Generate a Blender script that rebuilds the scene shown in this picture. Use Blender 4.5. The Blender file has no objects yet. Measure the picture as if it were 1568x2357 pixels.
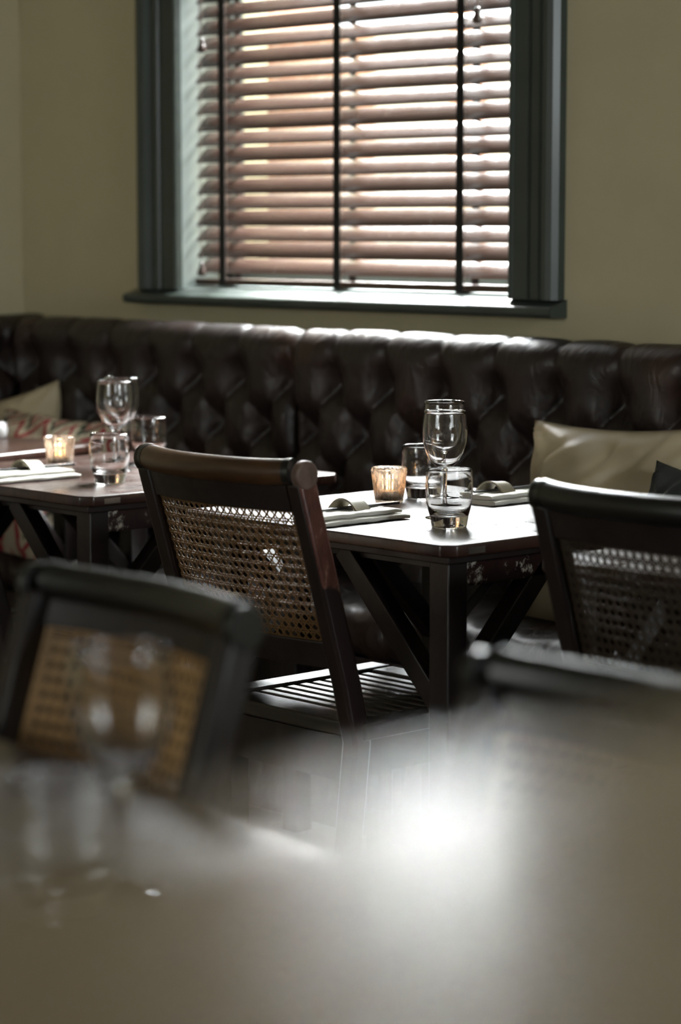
import bpy, math, random
import numpy as np
from mathutils import Vector, Matrix, noise as mnoise
random.seed(7)
sc = bpy.context.scene
PI = math.pi

# ------------------------------------------------------------------ camera
EYE = 1.25
PITCH = math.atan((1178.5 - 525.0) / 5565.0)
YAW = math.radians(137.41)
cam_d = bpy.data.cameras.new('camera'); cam = bpy.data.objects.new('camera', cam_d)
sc.collection.objects.link(cam); sc.camera = cam
cam.location = (0, 0, EYE)
fwd = Vector((math.cos(YAW) * math.cos(PITCH), math.sin(YAW) * math.cos(PITCH), -math.sin(PITCH)))
cam.rotation_euler = fwd.to_track_quat('-Z', 'Y').to_euler()
cam_d.sensor_fit = 'VERTICAL'; cam_d.sensor_height = 36.0; cam_d.sensor_width = 24.0
cam_d.lens = 36.0 * 5565.0 / 2357.0
cam_d.clip_start = 0.05; cam_d.clip_end = 200
cam_d.dof.use_dof = True; cam_d.dof.focus_distance = 4.2; cam_d.dof.aperture_fstop = 2.8

# ------------------------------------------------------------------ world, lights, exposure
sc.view_settings.view_transform = 'Standard'; sc.view_settings.look = 'None'
sc.view_settings.gamma = 1.0; sc.view_settings.use_curve_mapping = False
sc.view_settings.exposure = 0.1
w = bpy.data.worlds.new('world'); sc.world = w; w.use_nodes = True
bg = w.node_tree.nodes['Background']
bg.inputs['Color'].default_value = (0.95, 0.975, 1.0, 1); bg.inputs['Strength'].default_value = 5.0


def area(name, loc, target, sx, sy, power, color):
    l = bpy.data.lights.new(name, 'AREA'); l.shape = 'RECTANGLE'; l.size = sx; l.size_y = sy
    l.energy = power; l.color = color
    o = bpy.data.objects.new(name, l); sc.collection.objects.link(o)
    o.location = loc
    o.rotation_euler = (Vector(target) - Vector(loc)).to_track_quat('-Z', 'Y').to_euler()
    return o


# the bright sky above the yard, seen by the blind through the window
area('sky_light_window', (-5.3, 6.7, 4.65), (-4.1, 3.9, 1.6), 5.2, 3.6, 15000, (0.97, 0.98, 1.0))
# daylight outside the window in the right hand wall
area('sky_light_side_window', (2.95, 2.3, 2.1), (-2.5, 2.4, 0.9), 0.8, 0.9, 90, (0.9, 0.95, 1.0))
# daylight outside the window behind the camera
area('sky_light_rear_window', (-2.6, -3.4, 2.0), (-2.6, 3.0, 1.0), 0.7, 0.7, 32, (1.0, 0.95, 0.84))
# sunlight reaching the yard walls over the roof
sl = bpy.data.lights.new('sun', 'SUN'); sl.energy = 3.0; sl.angle = 0.01; sl.color = (1, 0.97, 0.92)
so = bpy.data.objects.new('sun', sl); sc.collection.objects.link(so)
so.rotation_euler = Vector((-0.25, 0.5, -1.0)).to_track_quat('-Z', 'Y').to_euler()

# ------------------------------------------------------------------ materials
def new_mat(name):
    m = bpy.data.materials.new(name); m.use_nodes = True
    nt = m.node_tree; b = nt.nodes['Principled BSDF']
    return m, nt, b


def coords(nt, scale=(1, 1, 1), kind='Object', rot=(0, 0, 0)):
    tc = nt.nodes.new('ShaderNodeTexCoord'); mp = nt.nodes.new('ShaderNodeMapping')
    mp.inputs['Scale'].default_value = scale; mp.inputs['Rotation'].default_value = rot
    nt.links.new(tc.outputs[kind], mp.inputs['Vector'])
    return mp.outputs['Vector']


def noise(nt, vec, scale, detail=4, rough=0.6, dist=0.0):
    n = nt.nodes.new('ShaderNodeTexNoise'); n.inputs['Scale'].default_value = scale
    n.inputs['Detail'].default_value = detail; n.inputs['Roughness'].default_value = rough
    n.inputs['Distortion'].default_value = dist
    nt.links.new(vec, n.inputs['Vector'])
    return n.outputs['Fac']


def ramp(nt, fac, stops, interp='LINEAR'):
    r = nt.nodes.new('ShaderNodeValToRGB'); r.color_ramp.interpolation = interp
    e = r.color_ramp.elements
    while len(e) < len(stops): e.new(0.5)
    for i, (p, c) in enumerate(stops):
        e[i].position = p; e[i].color = (c[0], c[1], c[2], 1)
    nt.links.new(fac, r.inputs['Fac'])
    return r.outputs['Color']


def bump(nt, b, h, strength, dist=0.002):
    n = nt.nodes.new('ShaderNodeBump'); n.inputs['Strength'].default_value = strength
    n.inputs['Distance'].default_value = dist
    nt.links.new(h, n.inputs['Height']); nt.links.new(n.outputs['Normal'], b.inputs['Normal'])
    return n


def plain(name, col, rough=0.5, metal=0.0, coat=0.0, bumpy=0.0, bscale=60, spec=0.5, var=0.12):
    m, nt, b = new_mat(name)
    v = coords(nt)
    f = noise(nt, v, 9, 4)
    c2 = tuple(x * (1 - var) for x in col); c3 = tuple(min(1, x * (1 + var)) for x in col)
    nt.links.new(ramp(nt, f, [(0.3, c2), (0.7, c3)]), b.inputs['Base Color'])
    b.inputs['Roughness'].default_value = rough; b.inputs['Metallic'].default_value = metal
    b.inputs['Coat Weight'].default_value = coat; b.inputs['Coat Roughness'].default_value = 0.15
    b.inputs['Specular IOR Level'].default_value = spec
    if bumpy: bump(nt, b, noise(nt, v, bscale, 3), bumpy, 0.001)
    return m


def wood(name, dark, light, grain=(1, 12, 12), rough=0.35, coat=0.3, wear=None, wearamt=0.62, bumpy=0.15, croughness=0.2, rvar=(0.8, 1.25)):
    m, nt, b = new_mat(name)
    v = coords(nt, grain)
    f = noise(nt, v, 4.0, 8, 0.65, 0.6)
    col = ramp(nt, f, [(0.3, dark), (0.72, light)])
    rf = noise(nt, coords(nt, (3, 3, 3)), 7, 5, 0.7)
    if wear:
        wf = noise(nt, coords(nt, (1.0, 1.0, 1.0)), 26, 6, 0.75)
        mask = nt.nodes.new('ShaderNodeMapRange')
        mask.inputs['From Min'].default_value = wearamt; mask.inputs['From Max'].default_value = wearamt + 0.07
        nt.links.new(wf, mask.inputs['Value'])
        mx = nt.nodes.new('ShaderNodeMix'); mx.data_type = 'RGBA'
        nt.links.new(mask.outputs['Result'], mx.inputs['Factor'])
        nt.links.new(col, mx.inputs['A']); mx.inputs['B'].default_value = (*wear, 1)
        col = mx.outputs['Result']
    nt.links.new(col, b.inputs['Base Color'])
    mr = nt.nodes.new('ShaderNodeMapRange')
    mr.inputs['From Min'].default_value = 0.3; mr.inputs['From Max'].default_value = 0.7
    mr.inputs['To Min'].default_value = rough * rvar[0]; mr.inputs['To Max'].default_value = min(1, rough * rvar[1])
    nt.links.new(rf, mr.inputs['Value']); nt.links.new(mr.outputs['Result'], b.inputs['Roughness'])
    b.inputs['Coat Weight'].default_value = coat; b.inputs['Coat Roughness'].default_value = croughness
    bump(nt, b, f, bumpy, 0.0015)
    return m


def glass_mat(name, col=(1, 1, 1), rough=0.0, ior=1.47, wave=0.0):
    m, nt, b = new_mat(name)
    b.inputs['Base Color'].default_value = (*col, 1)
    b.inputs['Transmission Weight'].default_value = 1.0
    b.inputs['Roughness'].default_value = rough; b.inputs['IOR'].default_value = ior
    if wave: bump(nt, b, noise(nt, coords(nt), 70, 3), wave, 0.002)
    return m


def pane_mat():
    m = bpy.data.materials.new('window_glass'); m.use_nodes = True; nt = m.node_tree
    for n in list(nt.nodes): nt.nodes.remove(n)
    out = nt.nodes.new('ShaderNodeOutputMaterial'); mx = nt.nodes.new('ShaderNodeMixShader')
    t = nt.nodes.new('ShaderNodeBsdfTransparent'); g = nt.nodes.new('ShaderNodeBsdfGlossy')
    g.inputs['Roughness'].default_value = 0.02; mx.inputs[0].default_value = 0.07
    t.inputs[0].default_value = (0.96, 0.98, 0.97, 1)
    nt.links.new(t.outputs[0], mx.inputs[1]); nt.links.new(g.outputs[0], mx.inputs[2])
    nt.links.new(mx.outputs[0], out.inputs[0])
    return m


def leather():
    m, nt, b = new_mat('oxblood_leather')
    v = coords(nt)
    f = noise(nt, v, 5, 5, 0.6)
    col = ramp(nt, f, [(0.25, (0.012, 0.0085, 0.0075)), (0.55, (0.023, 0.014, 0.012)), (0.8, (0.055, 0.026, 0.015))])
    nt.links.new(col, b.inputs['Base Color'])
    b.inputs['Roughness'].default_value = 0.43; b.inputs['Coat Weight'].default_value = 0.0
    b.inputs['Coat Roughness'].default_value = 0.28
    h1 = noise(nt, coords(nt, (1, 1, 1)), 220, 3)
    h2 = noise(nt, coords(nt, (2.2, 1.0, 1)), 11, 3, 0.5, 1.2)
    ad = nt.nodes.new('ShaderNodeMath'); ad.operation = 'MULTIPLY_ADD'
    nt.links.new(h1, ad.inputs[0]); ad.inputs[1].default_value = 0.05
    nt.links.new(h2, ad.inputs[2])
    bump(nt, b, ad.outputs[0], 0.5, 0.012)
    return m


def chevron():
    m, nt, b = new_mat('ikat_fabric')
    tc = nt.nodes.new('ShaderNodeTexCoord'); sp = nt.nodes.new('ShaderNodeSeparateXYZ')
    nt.links.new(tc.outputs['Object'], sp.inputs[0])
    def math_(op, a, bb=None, v=None):
        n = nt.nodes.new('ShaderNodeMath'); n.operation = op
        nt.links.new(a, n.inputs[0])
        if bb is not None: nt.links.new(bb, n.inputs[1])
        if v is not None: n.inputs[1].default_value = v
        return n.outputs[0]
    pp = math_('PINGPONG', sp.outputs['X'], v=0.045)
    a = math_('ADD', math_('MULTIPLY', sp.outputs['Z'], v=7.0), math_('MULTIPLY', pp, v=13.0))
    nn = noise(nt, coords(nt, (60, 60, 8)), 1.2, 2)
    a = math_('ADD', a, math_('MULTIPLY', nn, v=0.25))
    fr = math_('FRACT', a)
    col = ramp(nt, fr, [(0.0, (0.46, 0.38, 0.27)), (0.2, (0.30, 0.02, 0.03)), (0.36, (0.50, 0.42, 0.3)),
                        (0.55, (0.03, 0.05, 0.03)), (0.68, (0.42, 0.2, 0.15)), (0.84, (0.5, 0.42, 0.32))], 'CONSTANT')
    nt.links.new(col, b.inputs['Base Color']); b.inputs['Roughness'].default_value = 0.9
    return m


def brick():
    m, nt, b = new_mat('brickwork')
    bt = nt.nodes.new('ShaderNodeTexBrick')
    bt.inputs['Color1'].default_value = (0.17, 0.085, 0.055, 1); bt.inputs['Color2'].default_value = (0.21, 0.115, 0.075, 1)
    bt.inputs['Mortar'].default_value = (0.22, 0.17, 0.14, 1); bt.inputs['Scale'].default_value = 4.4
    nt.links.new(coords(nt, (1, 1, 1), 'Object', (PI / 2, 0, 0)), bt.inputs['Vector'])
    nt.links.new(bt.outputs['Color'], b.inputs['Base Color']); b.inputs['Roughness'].default_value = 0.9
    return m


M = {}
M['wall'] = plain('olive_wall_paint', (0.52, 0.46, 0.30), 0.75, bumpy=0.1, bscale=120, spec=0.3, var=0.03)
M['ceiling'] = plain('ceiling_paint', (0.30, 0.285, 0.24), 0.8, var=0.03)
M['floor'] = wood('floor_boards', (0.010, 0.006, 0.004), (0.03, 0.017, 0.01), (1, 8, 1), 0.35, 0.2)
M['trim'] = plain('grey_green_gloss_paint', (0.046, 0.058, 0.050), 0.42, coat=0.1, bumpy=0.12, bscale=30)
M['reveal'] = plain('daylight_lightened_reveal', (0.30, 0.34, 0.32), 0.35, var=0.03)  # lighter than the trim: bright daylight on the reveal is put into the colour
M['tabletop'] = wood('tabletop_wood', (0.016, 0.007, 0.005), (0.052, 0.021, 0.013), (10, 1, 1), 0.33, 0.25, bumpy=0.03, croughness=0.16, rvar=(0.7, 1.35))
M['frame'] = wood('dark_stained_wood', (0.006, 0.003, 0.0025), (0.016, 0.007, 0.0055), (8, 8, 1), 0.48, 0.08)
M['worn'] = wood('worn_apron_wood', (0.014, 0.006, 0.006), (0.035, 0.013, 0.011), (1, 8, 8), 0.33, 0.3, wear=(0.6, 0.55, 0.47), wearamt=0.565)
M['stile'] = wood('worn_stile_wood', (0.011, 0.005, 0.004), (0.05, 0.016, 0.011), (8, 8, 1), 0.42, 0.2, wear=(0.28, 0.14, 0.10), wearamt=0.62)
M['head'] = wood('worn_stile_end', (0.05, 0.025, 0.018), (0.20, 0.13, 0.10), (4, 4, 4), 0.5, 0.1)
m_, nt_, b_ = new_mat('worn_stile_wood')          # dark stile whose outer side is rubbed to bare red-brown wood near the top
sp_ = nt_.nodes.new('ShaderNodeSeparateXYZ'); tc_ = nt_.nodes.new('ShaderNodeTexCoord'); nt_.links.new(tc_.outputs['Object'], sp_.inputs[0])
def mr_(src, a, b):
    n = nt_.nodes.new('ShaderNodeMapRange'); n.inputs['From Min'].default_value = a; n.inputs['From Max'].default_value = b
    nt_.links.new(src, n.inputs['Value']); return n.outputs['Result']
ab_ = nt_.nodes.new('ShaderNodeMath'); ab_.operation = 'ABSOLUTE'; nt_.links.new(sp_.outputs['X'], ab_.inputs[0])
mu_ = nt_.nodes.new('ShaderNodeMath'); mu_.operation = 'MULTIPLY'
nz_ = noise(nt_, coords(nt_, (1, 1, 1)), 40, 5, 0.7)
ad_ = nt_.nodes.new('ShaderNodeMath'); ad_.operation = 'MULTIPLY_ADD'; nt_.links.new(nz_, ad_.inputs[0]); ad_.inputs[1].default_value = 0.05; nt_.links.new(sp_.outputs['Z'], ad_.inputs[2])
nt_.links.new(mr_(ab_.outputs[0], 0.2035, 0.2045), mu_.inputs[0]); nt_.links.new(mr_(ad_.outputs[0], 0.705, 0.715), mu_.inputs[1])
mx_ = nt_.nodes.new('ShaderNodeMix'); mx_.data_type = 'RGBA'; nt_.links.new(mu_.outputs[0], mx_.inputs['Factor'])
nt_.links.new(ramp(nt_, noise(nt_, coords(nt_, (8, 8, 1)), 4, 6), [(0.3, (0.008, 0.004, 0.003)), (0.7, (0.022, 0.010, 0.008))]), mx_.inputs['A'])
nt_.links.new(ramp(nt_, noise(nt_, coords(nt_, (6, 6, 2)), 12, 6, 0.75), [(0.35, (0.055, 0.016, 0.011)), (0.58, (0.13, 0.045, 0.032)), (0.72, (0.33, 0.19, 0.14))]), mx_.inputs['B'])
nt_.links.new(mx_.outputs['Result'], b_.inputs['Base Color']); b_.inputs['Roughness'].default_value = 0.45
M['stile'] = m_
M['amber'] = wood('amber_stained_wood', (0.020, 0.009, 0.004), (0.10, 0.042, 0.014), (1, 6, 6), 0.33, 0.35)
M['black_wood'] = plain('black_lacquered_wood', (0.008, 0.0075, 0.006), 0.34, coat=0.12)
M['cane'] = plain('woven_cane', (0.15, 0.078, 0.026), 0.45, var=0.35)
M['shaded_cane'] = plain('shade_darkened_cane', (0.045, 0.030, 0.018), 0.45, var=0.35)  # same cane, with the shadow on the right chair put into its colour
M['golden_cane'] = plain('golden_cane', (0.36, 0.21, 0.08), 0.45, var=0.3)
M['seatwood'] = wood('seat_slat_wood', (0.012, 0.009, 0.007), (0.035, 0.027, 0.020), (1, 10, 10), 0.42, 0.12, wear=(0.12, 0.11, 0.09), wearamt=0.68)
M['counter'] = wood('counter_wood', (0.33, 0.24, 0.15), (0.37, 0.28, 0.175), (1, 3, 1), 0.34, 0.55, bumpy=0.0, croughness=0.2)
M['leather'] = leather()
M['glass'] = glass_mat('clear_glass', (1.0, 1.0, 1.0), 0.0, 1.5)
def mercury():
    m, nt, b = new_mat('ribbed_mercury_glass')
    f = noise(nt, coords(nt, (1, 1, 0.5)), 130, 4, 0.7)
    b.inputs['Base Color'].default_value = (0.95, 0.9, 0.84, 1); b.inputs['Roughness'].default_value = 0.08
    mr = nt.nodes.new('ShaderNodeMapRange'); mr.inputs['From Min'].default_value = 0.42; mr.inputs['From Max'].default_value = 0.6
    mr.inputs['To Min'].default_value = 0.0; mr.inputs['To Max'].default_value = 0.5
    nt.links.new(f, mr.inputs['Value'])
    b.inputs['Transmission Weight'].default_value = 1.0
    tr = nt.nodes.new('ShaderNodeBsdfTranslucent'); tr.inputs['Color'].default_value = (0.42, 0.33, 0.25, 1)
    mx = nt.nodes.new('ShaderNodeMixShader'); out = nt.nodes['Material Output']
    nt.links.new(mr.outputs['Result'], mx.inputs[0]); nt.links.new(b.outputs[0], mx.inputs[1]); nt.links.new(tr.outputs[0], mx.inputs[2])
    nt.links.new(mx.outputs[0], out.inputs[0])
    bump(nt, b, f, 0.4, 0.001)
    return m


M['candle_glass'] = mercury()
M['wax'] = plain('candle_wax', (0.85, 0.75, 0.6), 0.5)
M['tin'] = plain('tealight_tin', (0.6, 0.6, 0.6), 0.3, metal=1)
M['napkin'] = plain('white_linen', (0.62, 0.60, 0.54), 0.9, bumpy=0.5, bscale=300, var=0.05)
M['beige_leather'] = plain('beige_band', (0.27, 0.235, 0.165), 0.5, var=0.08)
M['chopstick'] = plain('black_lacquer', (0.012, 0.011, 0.012), 0.22, coat=0.5)
M['beige_fabric'] = plain('beige_sateen', (0.52, 0.43, 0.28), 0.42, bumpy=0.3, bscale=200, var=0.06)
M['dark_fabric'] = plain('charcoal_fabric', (0.020, 0.023, 0.022), 0.8, bumpy=0.4, bscale=260)
M['ikat'] = chevron()
M['slat'] = wood('blind_slat_wood', (0.052, 0.030, 0.023), (0.066, 0.038, 0.029), (1, 6, 6), 0.22, 0.3, bumpy=0.0)
M['tape'] = plain('black_ladder_tape', (0.008, 0.008, 0.007), 0.8)
M['cord'] = plain('blind_cord', (0.16, 0.12, 0.10), 0.6)
M['acorn'] = plain('brown_cord_acorn', (0.05, 0.025, 0.018), 0.25, coat=0.6)
M['pane'] = pane_mat()
M['brick'] = brick()
M['render'] = plain('pale_render', (0.36, 0.345, 0.32), 0.9)
M['asphalt'] = plain('asphalt', (0.05, 0.05, 0.05), 0.9)
M['ceramic'] = plain('white_ceramic', (0.75, 0.75, 0.74), 0.2, coat=0.5)
M['steel'] = plain('brushed_metal', (0.5, 0.47, 0.42), 0.3, metal=1)
M['button'] = plain('leather_button', (0.012, 0.007, 0.006), 0.35)
fm, fnt, fb = new_mat('flame'); M['flame'] = fm
fb.inputs['Emission Color'].default_value = (1.0, 0.50, 0.16, 1); fb.inputs['Emission Strength'].default_value = 14

# ------------------------------------------------------------------ mesh helpers
class MB:
    def __init__(s): s.v = []; s.f = []

    def add(s, vs, fs):
        n = len(s.v); s.v += [tuple(x) for x in vs]; s.f += [tuple(i + n for i in f) for f in fs]
        return s

    def box(s, x0, x1, y0, y1, z0, z1):
        vs = [(x, y, z) for x in (x0, x1) for y in (y0, y1) for z in (z0, z1)]
        return s.add(vs, [(0, 1, 3, 2), (4, 6, 7, 5), (0, 4, 5, 1), (2, 3, 7, 6), (0, 2, 6, 4), (1, 5, 7, 3)])

    def sweep(s, pts, prof, up=(0, 0, 1), scales=None, cap=True):
        """prof: closed list of (a,b); a along side, b along up."""
        pts = [Vector(p) for p in pts]; n = len(pts); k = len(prof); vs = []
        for i, p in enumerate(pts):
            t = (pts[min(i + 1, n - 1)] - pts[max(i - 1, 0)]).normalized()
            u = Vector(up); side = t.cross(u)
            if side.length < 1e-5: side = t.cross(Vector((0, 1, 0)))
            side.normalize(); u2 = side.cross(t).normalized()
            q = scales[i] if scales else 1.0
            for a, b in prof: vs.append(p + side * a * q + u2 * b * q)
        fs = []
        for i in range(n - 1):
            for j in range(k):
                fs.append((i * k + j, i * k + (j + 1) % k, (i + 1) * k + (j + 1) % k, (i + 1) * k + j))
        if cap:
            fs.append(tuple(range(k - 1, -1, -1))); fs.append(tuple((n - 1) * k + j for j in range(k)))
        return s.add(vs, fs)

    def bar(s, a, b, wdt, hgt, up=(0, 0, 1)):
        h, g = wdt / 2, hgt / 2
        return s.sweep([a, b], [(-h, -g), (h, -g), (h, g), (-h, g)], up)

    def tube(s, pts, r, seg=8, scales=None):
        return s.sweep(pts, [(r * math.cos(2 * PI * i / seg), r * math.sin(2 * PI * i / seg)) for i in range(seg)], (0.02, 0.03, 1), scales)

    def lathe(s, prof, seg=48, closed=False, rib=None):
        vs = []; k = len(prof)
        for i in range(seg):
            a = 2 * PI * i / seg
            for (r, z) in prof:
                rr = r * (1 + (rib(a, z) if rib and r > 0.001 else 0))
                vs.append((rr * math.cos(a), rr * math.sin(a), z))
        fs = []
        for i in range(seg):
            j = (i + 1) % seg
            for q in range(k if closed else k - 1):
                q2 = (q + 1) % k
                fs.append((i * k + q, j * k + q, j * k + q2, i * k + q2))
        return s.add(vs, fs)

    def build(s, name, m, parent=None, smooth=False, bevel=0.0, seg=2, weld=False, split=None):
        me = bpy.data.meshes.new(name); me.from_pydata(s.v, [], s.f); me.materials.append(m)
        if weld:
            import bmesh
            bm = bmesh.new(); bm.from_mesh(me); bmesh.ops.remove_doubles(bm, verts=bm.verts, dist=1e-5)
            bmesh.ops.recalc_face_normals(bm, faces=bm.faces); bm.to_mesh(me); bm.free()
        me.validate(); me.update()
        o = bpy.data.objects.new(name, me); sc.collection.objects.link(o)
        if smooth:
            for p in me.polygons: p.use_smooth = True
            if split:
                try: me.set_sharp_from_angle(angle=math.radians(split))
                except Exception: pass
        if bevel:
            bv = o.modifiers.new('bevel', 'BEVEL'); bv.width = bevel; bv.segments = seg; bv.limit_method = 'ANGLE'
            for p in me.polygons: p.use_smooth = True
            try: me.set_sharp_from_angle(angle=math.radians(50))
            except Exception: pass
        if parent is not None: o.parent = parent
        return o


def tag(o, label=None, cat=None, group=None, kind=None):
    if label: o['label'] = label
    if cat: o['category'] = cat
    if group: o['group'] = group
    if kind: o['kind'] = kind
    return o


def empty(name, loc, rz=0.0, label=None, cat=None, group=None):
    o = bpy.data.objects.new(name, None); sc.collection.objects.link(o); o.empty_display_size = 0.05
    o.location = loc; o.rotation_euler = (0, 0, rz)
    return tag(o, label, cat, group)


def dup(root, loc, rz, label, group=None):
    kids = [c for c in bpy.data.objects if c.parent == root]
    r = root.copy(); sc.collection.objects.link(r); r.location = loc; r.rotation_euler = (0, 0, rz); r['label'] = label
    if group: r['group'] = group
    for ch in kids:
        gk = [g for g in bpy.data.objects if g.parent == ch]
        c = ch.copy(); sc.collection.objects.link(c); c.parent = r
        for g in gk:
            d = g.copy(); sc.collection.objects.link(d); d.parent = c
    return r


def struct(mb, name, m, **k):
    return tag(mb.build(name, m, **k), kind='structure')


# ------------------------------------------------------------------ room shell
WY = 3.80          # inner face of the window wall
XL, XR, YB, ZC = -5.40, 2.5, -2.9, 3.0
OX0, OX1, OZ0, OZ1 = -4.715, -3.585, 1.095, 2.46   # window opening


def wall_with_hole(name, axis, pos, thick, a0, a1, h0, h1, z1):
    """wall in plane axis=pos spanning a0..a1, hole h0=(a,b), h1=(z0,z1)"""
    mb = MB()
    lo, hi = min(pos, pos + thick), max(pos, pos + thick)
    def bx(u0, u1, zz0, zz1):
        if axis == 'y': mb.box(u0, u1, lo, hi, zz0, zz1)
        else: mb.box(lo, hi, u0, u1, zz0, zz1)
    bx(a0, h0[0], 0, z1); bx(h0[1], a1, 0, z1); bx(h0[0], h0[1], 0, h1[0]); bx(h0[0], h0[1], h1[1], z1)
    return struct(mb, name, M['wall'])


wall_with_hole('wall_front', 'y', WY, 0.30, XL - 0.2, XR + 0.2, (OX0 - 0.02, OX1 + 0.02), (OZ0 - 0.02, OZ1 + 0.02), ZC)
wall_with_hole('wall_right', 'x', XR, 0.25, YB, WY, (1.5, 3.1), (1.0, 2.5), ZC)
wall_with_hole('wall_back', 'y', YB, -0.25, XL - 0.2, XR + 0.25, (-3.5, -1.7), (0.9, 2.6), ZC)
struct(MB().box(XL - 0.2, XL, YB, WY, 0, ZC), 'wall_left', M['wall'])
struct(MB().box(XL - 0.2, XR + 0.25, YB - 0.25, WY + 0.3, -0.1, 0.0), 'floor', M['floor'])
struct(MB().box(XL - 0.2, XR + 0.25, YB - 0.25, WY + 0.3, ZC, ZC + 0.1), 'ceiling', M['ceiling'])

# window in front wall: reveal lining, architrave, sill, sashes, panes
win = empty('window_1', ((OX0 + OX1) / 2, WY, OZ0)); win['kind'] = 'structure'


def wpart(mb, name, m, **k):
    ox, oy, oz = win.location
    mb.v = [(x - ox, y - oy, z - oz) for x, y, z in mb.v]
    return mb.build(name, m, win, **k)


wpart(MB().box(OX0 - 0.02, OX0, WY, WY + 0.17, OZ0, OZ1), 'reveal_lining', M['reveal'])
wpart(MB().box(OX1, OX1 + 0.02, WY, WY + 0.17, OZ0, OZ1), 'reveal_lining', M['reveal'])
wpart(MB().box(OX0 - 0.02, OX1 + 0.02, WY, WY + 0.17, OZ1, OZ1 + 0.02), 'head_lining', M['trim'])
# moulded architrave profile (a: across from inner edge outward, b: projection to the room)
aprof = [(0, 0), (0, 0.018), (0.004, 0.022), (0.012, 0.022), (0.016, 0.018), (0.055, 0.018), (0.060, 0.012), (0.066, 0.012),
         (0.070, 0.020), (0.090, 0.020), (0.096, 0.014), (0.102, 0.022), (0.112, 0.032), (0.126, 0.036), (0.140, 0.032), (0.148, 0.018), (0.150, 0)]
for sgn, xi in ((-1, OX0), (1, OX1)):
    mb = MB(); vs = []
    pr = aprof if sgn < 0 else [(a * 0.98, b) for a, b in aprof]
    for z in (OZ0 + 0.004, OZ1 + 0.15):
        for a, b in pr: vs.append((xi + sgn * a, WY - b, z))
    k = len(pr); fs = [(j, (j + 1) % k, k + (j + 1) % k, k + j) for j in range(k)] + [tuple(range(k)), tuple(range(2 * k - 1, k - 1, -1))]
    mb.add(vs, fs); wpart(mb, 'architrave', M['trim'], weld=True)
mb = MB(); vs = []
for x in (OX0 - 0.15, OX1 + 0.15):
    for a, b in aprof: vs.append((x, WY - b, OZ1 + a))
k = len(aprof); mb.add(vs, [(j, (j + 1) % k, k + (j + 1) % k, k + j) for j in range(k)] + [tuple(range(k)), tuple(range(2 * k - 1, k - 1, -1))])
wpart(mb, 'architrave', M['trim'], weld=True)
# sill board with a rounded nose
nose = [(0.0, 0.005), (-0.040, -0.008)] + [(-0.042 - 0.0125 * math.sin(t), -0.0205 + 0.0125 * math.cos(t)) for t in [i * PI / 8 for i in range(1, 8)]] + [(-0.042, -0.033), (0.0, -0.033)]
mb = MB(); vs = []
for x in (OX0 - 0.175, OX1 + 0.155):
    for a, b in nose: vs.append((x, WY + a, OZ0 + b))
k = len(nose); mb.add(vs, [(j, (j + 1) % k, k + (j + 1) % k, k + j) for j in range(k)] + [tuple(range(k)), tuple(range(2 * k - 1, k - 1, -1))])
wpart(mb, 'window_sill', M['trim'], weld=True, smooth=True, split=50)
wpart(MB().add([(OX0, WY, OZ0 - 0.02), (OX1, WY, OZ0 - 0.02), (OX1, WY + 0.17, OZ0 - 0.02), (OX0, WY + 0.17, OZ0 - 0.02), (OX0, WY, OZ0 + 0.005), (OX1, WY, OZ0 + 0.005), (OX1, WY + 0.03, OZ0 + 0.012), (OX0, WY + 0.03, OZ0 + 0.012), (OX1, WY + 0.17, OZ0 + 0.012), (OX0, WY + 0.17, OZ0 + 0.012)], [(0, 3, 2, 1), (0, 1, 5, 4), (4, 5, 6, 7), (7, 6, 8, 9), (3, 9, 8, 2), (1, 2, 8, 6, 5), (0, 4, 7, 9, 3)]), 'inner_sill', M['reveal'])
# sash frame behind the blind
sy0, sy1 = WY + 0.125, WY + 0.165
for zz0, zz1 in ((OZ0 + 0.004, 2.04), (2.0, OZ1)):
    mb = MB(); f = 0.045
    mb.box(OX0, OX0 + f, sy0, sy1, zz0, zz1).box(OX1 - f, OX1, sy0, sy1, zz0, zz1)
    mb.box(OX0, OX1, sy0, sy1, zz0, zz0 + f).box(OX0, OX1, sy0, sy1, zz1 - f, zz1)
    wpart(mb, 'sash_frame', M['trim'])
    wpart(MB().box(OX0 + f, OX1 - f, sy0 + 0.018, sy0 + 0.021, zz0 + f, zz1 - f), 'window_pane', M['pane'])

# the other two windows (behind the camera and in the right wall)
for nm, ax, pos, a0, a1, z0, z1 in (('window_2', 'x', XR, 1.5, 3.1, 1.0, 2.5), ('window_3', 'y', YB, -3.5, -1.7, 0.9, 2.6)):
    e = empty(nm, (pos, (a0 + a1) / 2, z0) if ax == 'x' else ((a0 + a1) / 2, pos, z0)); e['kind'] = 'structure'
    d = 0.1 if ax == 'x' else -0.1
    fr = MB(); f = 0.06; h = (a1 - a0) / 2; H = z1 - z0
    def fb_(u0, u1, q0, q1, mb=fr):
        lo, hi = sorted((d - 0.02, d + 0.02))
        if ax == 'x': mb.box(lo, hi, u0, u1, q0, q1)
        else: mb.box(u0, u1, lo, hi, q0, q1)
    fb_(-h, -h + f, 0, H); fb_(h - f, h, 0, H); fb_(-h, h, 0, f); fb_(-h, h, H - f, H); fb_(-h, h, H / 2 - 0.02, H / 2 + 0.02); fb_(-0.02, 0.02, 0, H)
    fr.build('window_frame', M['trim'], e)
    p = MB()
    if ax == 'x': p.box(d - 0.002, d + 0.002, -h, h, 0, H)
    else: p.box(-h, h, d - 0.002, d + 0.002, 0, H)
    p.build('window_pane', M['pane'], e)

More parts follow.
